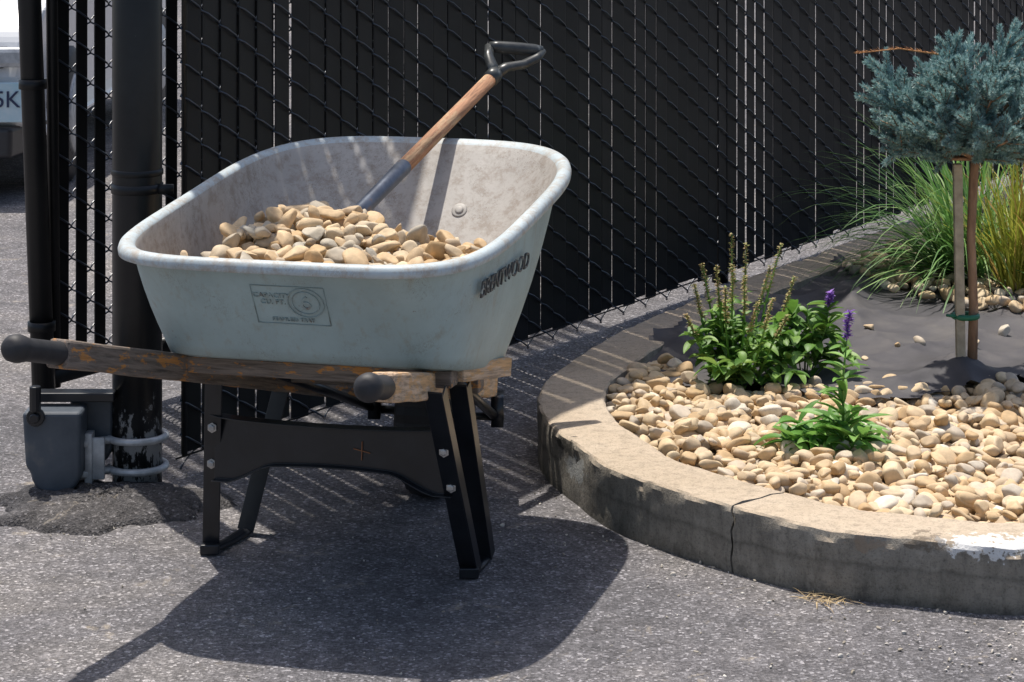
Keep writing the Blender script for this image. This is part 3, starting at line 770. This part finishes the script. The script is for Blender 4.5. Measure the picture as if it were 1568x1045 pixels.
# ------------------------------------------------------------------ plants
def leafvf(base,dirv,length,width,droop,fold=.25,nseg=7):
    base=Vector(base); d_=Vector(dirv).normalized(); V=[];F=[]
    side=d_.cross(Vector((0,0,1))); side=side.normalized() if side.length>.05 else Vector((1,0,0))
    side=(side+Vector((0,0,random.uniform(-.35,.35)))).normalized()
    pos=base.copy(); dd=d_.copy()
    for i in range(nseg+1):
        t=i/nseg; wd=width*math.sin(math.pi*min(1,t*.92+.06))**.8*(1-.25*t)
        if i==nseg: wd=.0004
        upv=side.cross(dd).normalized()
        V+= [pos-side*wd/2+upv*wd*fold,pos,pos+side*wd/2+upv*wd*fold]
        pos=pos+dd*(length/nseg); dd=(dd+Vector((0,0,-droop/nseg))).normalized()
    for i in range(nseg):
        for k in(0,1): F.append((i*3+k,i*3+k+1,(i+1)*3+k+1,(i+1)*3+k))
    return V,F
def rdir(el0,el1):
    az=random.uniform(0,2*math.pi); el=math.radians(random.uniform(el0,el1))
    return Vector((math.cos(az)*math.cos(el),math.sin(az)*math.cos(el),math.sin(el)))
def plant(name,cx,cy,spread,nst,hgt,leafl,leafw,ml,spikes=(),big=0,lpn=2):
    e=empty(name,(cx,cy,.11)); lf=MB(); st=MB(); fl=MB(); sdm=MB()
    for k in range(nst):
        az=random.uniform(0,6.283); rr=spread*random.random()**.6
        b0=Vector((cx+.25*rr*math.cos(az),cy+.25*rr*math.sin(az),.11)); h_=hgt*(1-.55*(rr/spread)**1.5)*random.uniform(.5,1.25)
        b1=Vector((cx+rr*math.cos(az),cy+rr*math.sin(az),.11+h_)); mid=b0.lerp(b1,.5)+Vector((0,0,h_*.18))
        V,F=tube([b0,mid,b1],[.0022,.0018,.001],5); st.add(V,F)
        for q in np.linspace(.25,1,7):
            pt=b0.lerp(mid,q*2) if q<.5 else mid.lerp(b1,q*2-1)
            for _ in range(lpn):
                dv=rdir(-5,50); dv=(dv+Vector((math.cos(az),math.sin(az),0))*.35).normalized()
                V,F=leafvf(pt,dv,leafl*random.uniform(.4,1.3),leafw*random.uniform(.6,1.15),random.uniform(.4,1.3)); lf.add(V,F)
    for k in range(big):
        dv=rdir(5,40); V,F=leafvf((cx+dv.x*.01,cy+dv.y*.01,.125),dv,leafl*random.uniform(1.2,2.0),leafw*random.uniform(1.1,1.6),random.uniform(.5,1.2)); lf.add(V,F)
    for (x,y,z,kind) in spikes:
        b0=Vector((cx+(x-cx)*.4,cy+(y-cy)*.4,.14)); b1=Vector((x,y,z)); mid=b0.lerp(b1,.5)+Vector((random.uniform(-.01,.01),0,.01))
        V,F=tube([b0,mid,b1],[.0036,.0028,.0012],6); st.add(V,F)
        tgt=fl if kind=='p' else sdm
        for q in np.linspace(.60 if kind!='p' else .78,1,26):
            pt=mid.lerp(b1,q*2-1)
            for _ in range(5 if kind=='p' else 4):
                dv=rdir(-10,50); V,F=leafvf(pt,dv,random.uniform(.009,.016)*(1.25-q*.5 if kind!='p' else 1.1),.007,.3,nseg=3); tgt.add(V,F)
        if kind=='p':
            for q in np.linspace(.05,.72,9):
                pt=b0.lerp(mid,q*2) if q<.5 else mid.lerp(b1,q*2-1)
                for _ in range(4): V,F=leafvf(pt,rdir(10,60),leafl*(1.05-.6*q),leafw*(.85-.5*q),.6); lf.add(V,F)
        else:
            for q in np.linspace(.2,.6,5):
                pt=b0.lerp(mid,q*2) if q<.5 else mid.lerp(b1,q*2-1)
                for _ in range(2): V,F=leafvf(pt,rdir(10,60),leafl*(.7-.5*q),leafw*(.6-.4*q),.6); lf.add(V,F)
    lf.obj('leaves',ml,e,True); st.obj('stems',m_leaf2,e,True)
    if fl.v: fl.obj('purple_flowers',m_flower,e)
    if sdm.v: sdm.obj('seed_spikes',m_seed,e)
random.seed(21)
sp=[]
for (px,pz,yy) in((.545,.44,6.45),(.60,.50,6.6),(.585,.45,6.4),(.63,.49,6.5),(.49,.38,6.5),(.70,.42,6.55),(.735,.47,6.6),(.56,.40,6.35),(.72,.34,6.3),(.64,.37,6.3),(.52,.42,6.6),(.68,.38,6.3),(.61,.43,6.35),(.46,.32,6.4),(.76,.40,6.5)):
    sp.append((px,yy,pz,'s'))
plant('salvia_plant',.60,6.50,.205,26,.19,.066,.034,m_leaf,sp,lpn=2)
plant('leafy_sage_plant',.80,6.62,.12,11,.17,.075,.036,m_leaf,[(.87,6.6,.34,'p')],lpn=2)
plant('young_sage_plant',.775,5.74,.15,9,.09,.085,.034,m_leaf2,[(.80,5.73,.46,'p')],big=16)

def blade(base,az,el,length,width,droop,n=9):
    pos=Vector(base); d_=Vector((math.cos(az)*math.cos(el),math.sin(az)*math.cos(el),math.sin(el))); V=[];F=[]
    side=Vector((-math.sin(az),math.cos(az),random.uniform(-.3,.3))).normalized()
    for i in range(n+1):
        t=i/n; w_=width*(1-t**2.2)+.0003
        V+=[pos-side*w_/2,pos+side*w_/2]; pos=pos+d_*(length/n); d_=(d_+Vector((0,0,-droop*(.4+1.4*t)/n))).normalized()
    for i in range(n): F.append((2*i,2*i+1,2*i+3,2*i+2))
    return V,F
def grass(name,cx,cy,nbl,rb,len0,len1,wd,mt,azc=None,azs=3.14,el0=35,el1=85,dr=(.8,2.2),z0=.12):
    mb=MB()
    for k in range(nbl):
        rr=rb*math.sqrt(random.random()); q=random.uniform(0,6.283)
        az=(azc+random.gauss(0,azs)) if azc is not None else random.uniform(0,6.283)
        V,F=blade((cx+rr*math.cos(q),cy+rr*math.sin(q),z0),az,math.radians(random.uniform(el0,el1)),random.uniform(len0,len1),wd*random.uniform(.6,1.2),random.uniform(*dr)); mb.add(V,F)
    return mb.obj(name,mt,None,True)
grass('ornamental_grass',1.50,7.95,380,.08,.36,.74,.0095,m_grass,math.pi,1.2,18,78,(.9,2.3))
grass('ornamental_grass',1.66,7.7,420,.10,.28,.55,.009,m_grassy,None,3,50,88,(.3,1.3))
grass('ornamental_grass',1.95,8.5,200,.08,.3,.55,.008,m_grass,None,3,35,85)
grass('dry_grass_litter',.66,5.035,90,.05,.02,.06,.0018,m_straw,None,3,0,18,(.2,.8),.004)

# ------------------------------------------------------------------ spruce
spx,spy=1.235,6.57
tree=empty('blue_spruce_tree',(spx,spy,.11)); mb=MB()
V,F=tube([(spx+.015,spy,.10),(spx+.02,spy,.3),(spx+.013,spy,.5),(spx+.02,spy,.66),(spx+.03,spy,.78)],[.0145,.013,.012,.013,.010],14); mb.add(V,F)
cc=Vector((spx+.06,spy,.835)); tw=MB(); NV=[]
random.seed(4); rn=np.random.default_rng(4)
lobes=[]
for k in range(54):
    g_=(k+.5)/54; z=1-2*g_; az=k*2.39996
    rr=math.sqrt(1-z*z); f=random.uniform(.74,1.06)
    lobes.append(Vector((rr*math.cos(az)*.285*f,rr*math.sin(az)*.26*f,z*.150*f+.01)))
lobes+=[Vector((-.305,-.02,.035)),Vector((-.285,.03,.10)),Vector((-.25,-.05,-.09)),Vector((-.26,-.08,-.03)),Vector((.06,0,.195)),Vector((-.1,0,.16)),Vector((.22,-.05,.13)),Vector((-.02,-.2,.06)),Vector((-.15,-.15,-.02)),Vector((.05,-.2,-.06)),Vector((-.12,-.12,.1)),Vector((-.05,-.22,-.05)),Vector((.12,-.2,.02))]
def sprig(b0,dv,ln):
    b1=b0+dv*ln; V,F=tube([b0,b1],[.0028,.0014],4); tw.add(V,F)
    s1=dv.cross(Vector((0,0,1))); s1=s1.normalized() if s1.length>.1 else Vector((1,0,0)); s2=dv.cross(s1)
    nn=int(ln*3000)
    D=np.array(dv);S1=np.array(s1);S2=np.array(s2)
    t=rn.random(nn)**.85; q=rn.uniform(0,6.283,nn)
    rad=np.cos(q)[:,None]*S1+np.sin(q)[:,None]*S2
    fa=rn.uniform(.45,.95,nn)+1.1*np.maximum(0,t-.85)/.15
    nv=rad+D*fa[:,None]+np.array([0,0,.15]); nv/=np.linalg.norm(nv,axis=1)[:,None]
    l_=rn.uniform(.012,.018,nn)
    o_=np.array(b0)+D*(ln*t)[:,None]
    wv=np.cross(nv,D+rn.normal(size=(nn,3))*.6); wv/=np.linalg.norm(wv,axis=1)[:,None]+1e-6; wv*=.0014
    m_=o_+nv*(l_*.5)[:,None]
    NV.append(np.stack([o_-wv*.6,m_-wv,o_+nv*l_[:,None],m_+wv],1).reshape(-1,3))
for lb in lobes:
    org=Vector((spx+.02,spy,.71+max(0,lb.z*.4))); end=cc+lb
    mid=org.lerp(end,.5)+Vector((0,0,-.01+.02*random.random()))
    V,F=tube([org,mid,end],[.006,.0045,.0025],6); tw.add(V,F)
    out=(end-org).normalized()
    for q in range(17):
        t=random.uniform(.45,1.0); b0=(org.lerp(mid,t*2) if t<.5 else mid.lerp(end,t*2-1))
        rd=rdir(-30,60); dv=(out*.9+rd*.9+Vector((0,0,.15))).normalized()
        sprig(b0,dv,random.uniform(.05,.085))
    sprig(end-out*.03,(out+Vector((0,0,.3))).normalized(),.085)
mb.obj('trunk',m_bark,tree,True); tw.obj('branches',m_bark,tree,True)
NVv=np.vstack(NV); mesh_obj('needles',NVv,np.arange(len(NVv)).reshape(-1,4),m_needle,tree)
st=empty('tree_stake',(spx-.02,spy-.02,.11))
o=beam('stake_post',(spx-.018,spy-.022,.10),(spx-.028,spy-.022,.70),.024,.024,m_stake,st,.002,up=(0,1,0))
mb=MB()
P=[(spx-.004+.034*math.cos(q),spy-.01+.03*math.sin(q),.285) for q in np.linspace(0,6.283,24)]
V,F=tube(P,.006,6,1.3); mb.add(V,F)
V,F=tube([(spx-.03,spy-.03,.287),(spx-.06,spy-.035,.292)],.004,6); mb.add(V,F)
mb.obj('tie_band',m_tie,st,True)
mb=MB(); P=[Vector((1.28,6.58,.92)),Vector((1.16,6.56,.995)),Vector((1.05,6.55,1.012)),Vector((.93,6.54,1.0))]
V,F=tube(P,[.003,.0026,.002,.001],6); mb.add(V,F)
for k in range(110):
    t=random.random(); b0=P[1].lerp(P[2],t) if random.random()<.6 else P[2].lerp(P[3],t); V,F=leafvf(b0,(rdir(-10,50)+Vector((-1.3,0,.1))),.014,.003,.2,nseg=2); mb.add(V,F)
m_dead=simple('dead_twig',[(.3,(.42,.19,.07)),(.7,(.6,.32,.14))],40,.8)
mb.obj('dead_twig',m_dead,tree,True)

# ------------------------------------------------------------------ parked car
car=empty('parked_car',(-2.92,12.4,0)); CX=-2.90; CY=10.35
def carprism(name,prof_,hw,mat,bw,taper=None):
    V=[]
    for sx in(-1,1):
        for (y,z) in prof_:
            ww=hw if taper is None else hw*taper(y,z)
            V.append((CX+sx*ww,CY+y,z))
    n_=len(prof_); F=[tuple(range(n_)),tuple(range(n_,2*n_))[::-1]]+[(i,i+n_,(i+1)%n_+n_,(i+1)%n_) for i in range(n_)]
    return bevel(mesh_obj(name,V,F,mat,car),bw,4,25)
tp=lambda y,z:1-.10*max(0,(.35-y)/.35)**2-.08*max(0,(y-3.9)/.4)
carprism('body',[(0.02,.34),(0,.55),(.06,.72),(.22,.84),(1.1,.95),(3.6,.98),(4.2,.93),(4.28,.6),(4.2,.3),(3.9,.26),(.3,.26)],.89,m_carw,.05,tp)
carprism('cabin',[(.95,.93),(1.65,1.40),(2.1,1.46),(3.3,1.44),(4.0,.97),(3.9,.93)],.72,m_glass,.05,lambda y,z:1-.18*max(0,z-.95)/.5)
carprism('roof',[(1.62,1.405),(2.1,1.475),(3.3,1.455),(3.42,1.41),(3.2,1.40),(1.75,1.39)],.615,m_carw,.02)
carprism('bumper_lower',[(-.03,.20),(-.03,.335),(.3,.335),(.5,.2)],.86,m_carg,.02,tp)
carprism('grille',[(-.012,.585),(-.012,.675),(.12,.675),(.12,.585)],.80,m_carg,.01,tp)
mb=MB()
for sx in(-1,1):
    for yy in(.72,3.45):
        x0=CX+sx*.72; x1=CX+sx*.90
        V,F=tube([(x0,CY+yy,.31),(x0+sx*.02,CY+yy,.31),(x1-sx*.02,CY+yy,.31),(x1,CY+yy,.31)],[.29,.31,.31,.28],36); mb.add(V,F,0)
        V,F=tube([(x1,CY+yy,.31),(x1+sx*.012,CY+yy,.31)],[.19,.17],24); mb.add(V,F,1)
mb.obj('wheels',[m_rubber,m_galv],car,True)
V,F=boxvf((CX+.72,CY-.02,.635),.2,.05,.085); mb=MB(); mb.add(V,F); V,F=boxvf((CX-.72,CY-.02,.635),.2,.05,.085); mb.add(V,F)
bevel(mb.obj('lamps',m_galv,car),.02)
V,F=boxvf((CX+.66,CY-.045,.445),.34,.012,.17); bevel(mesh_obj('licence_plate',V,F,m_plate,car),.004)
text('plate_characters','A57 5K',.10,Matrix.Translation((CX+.65,CY-.054,.455))@Matrix.Rotation(math.radians(90),4,'X'),m_ink,car,.002)
print('done',len(PP),len(HP))
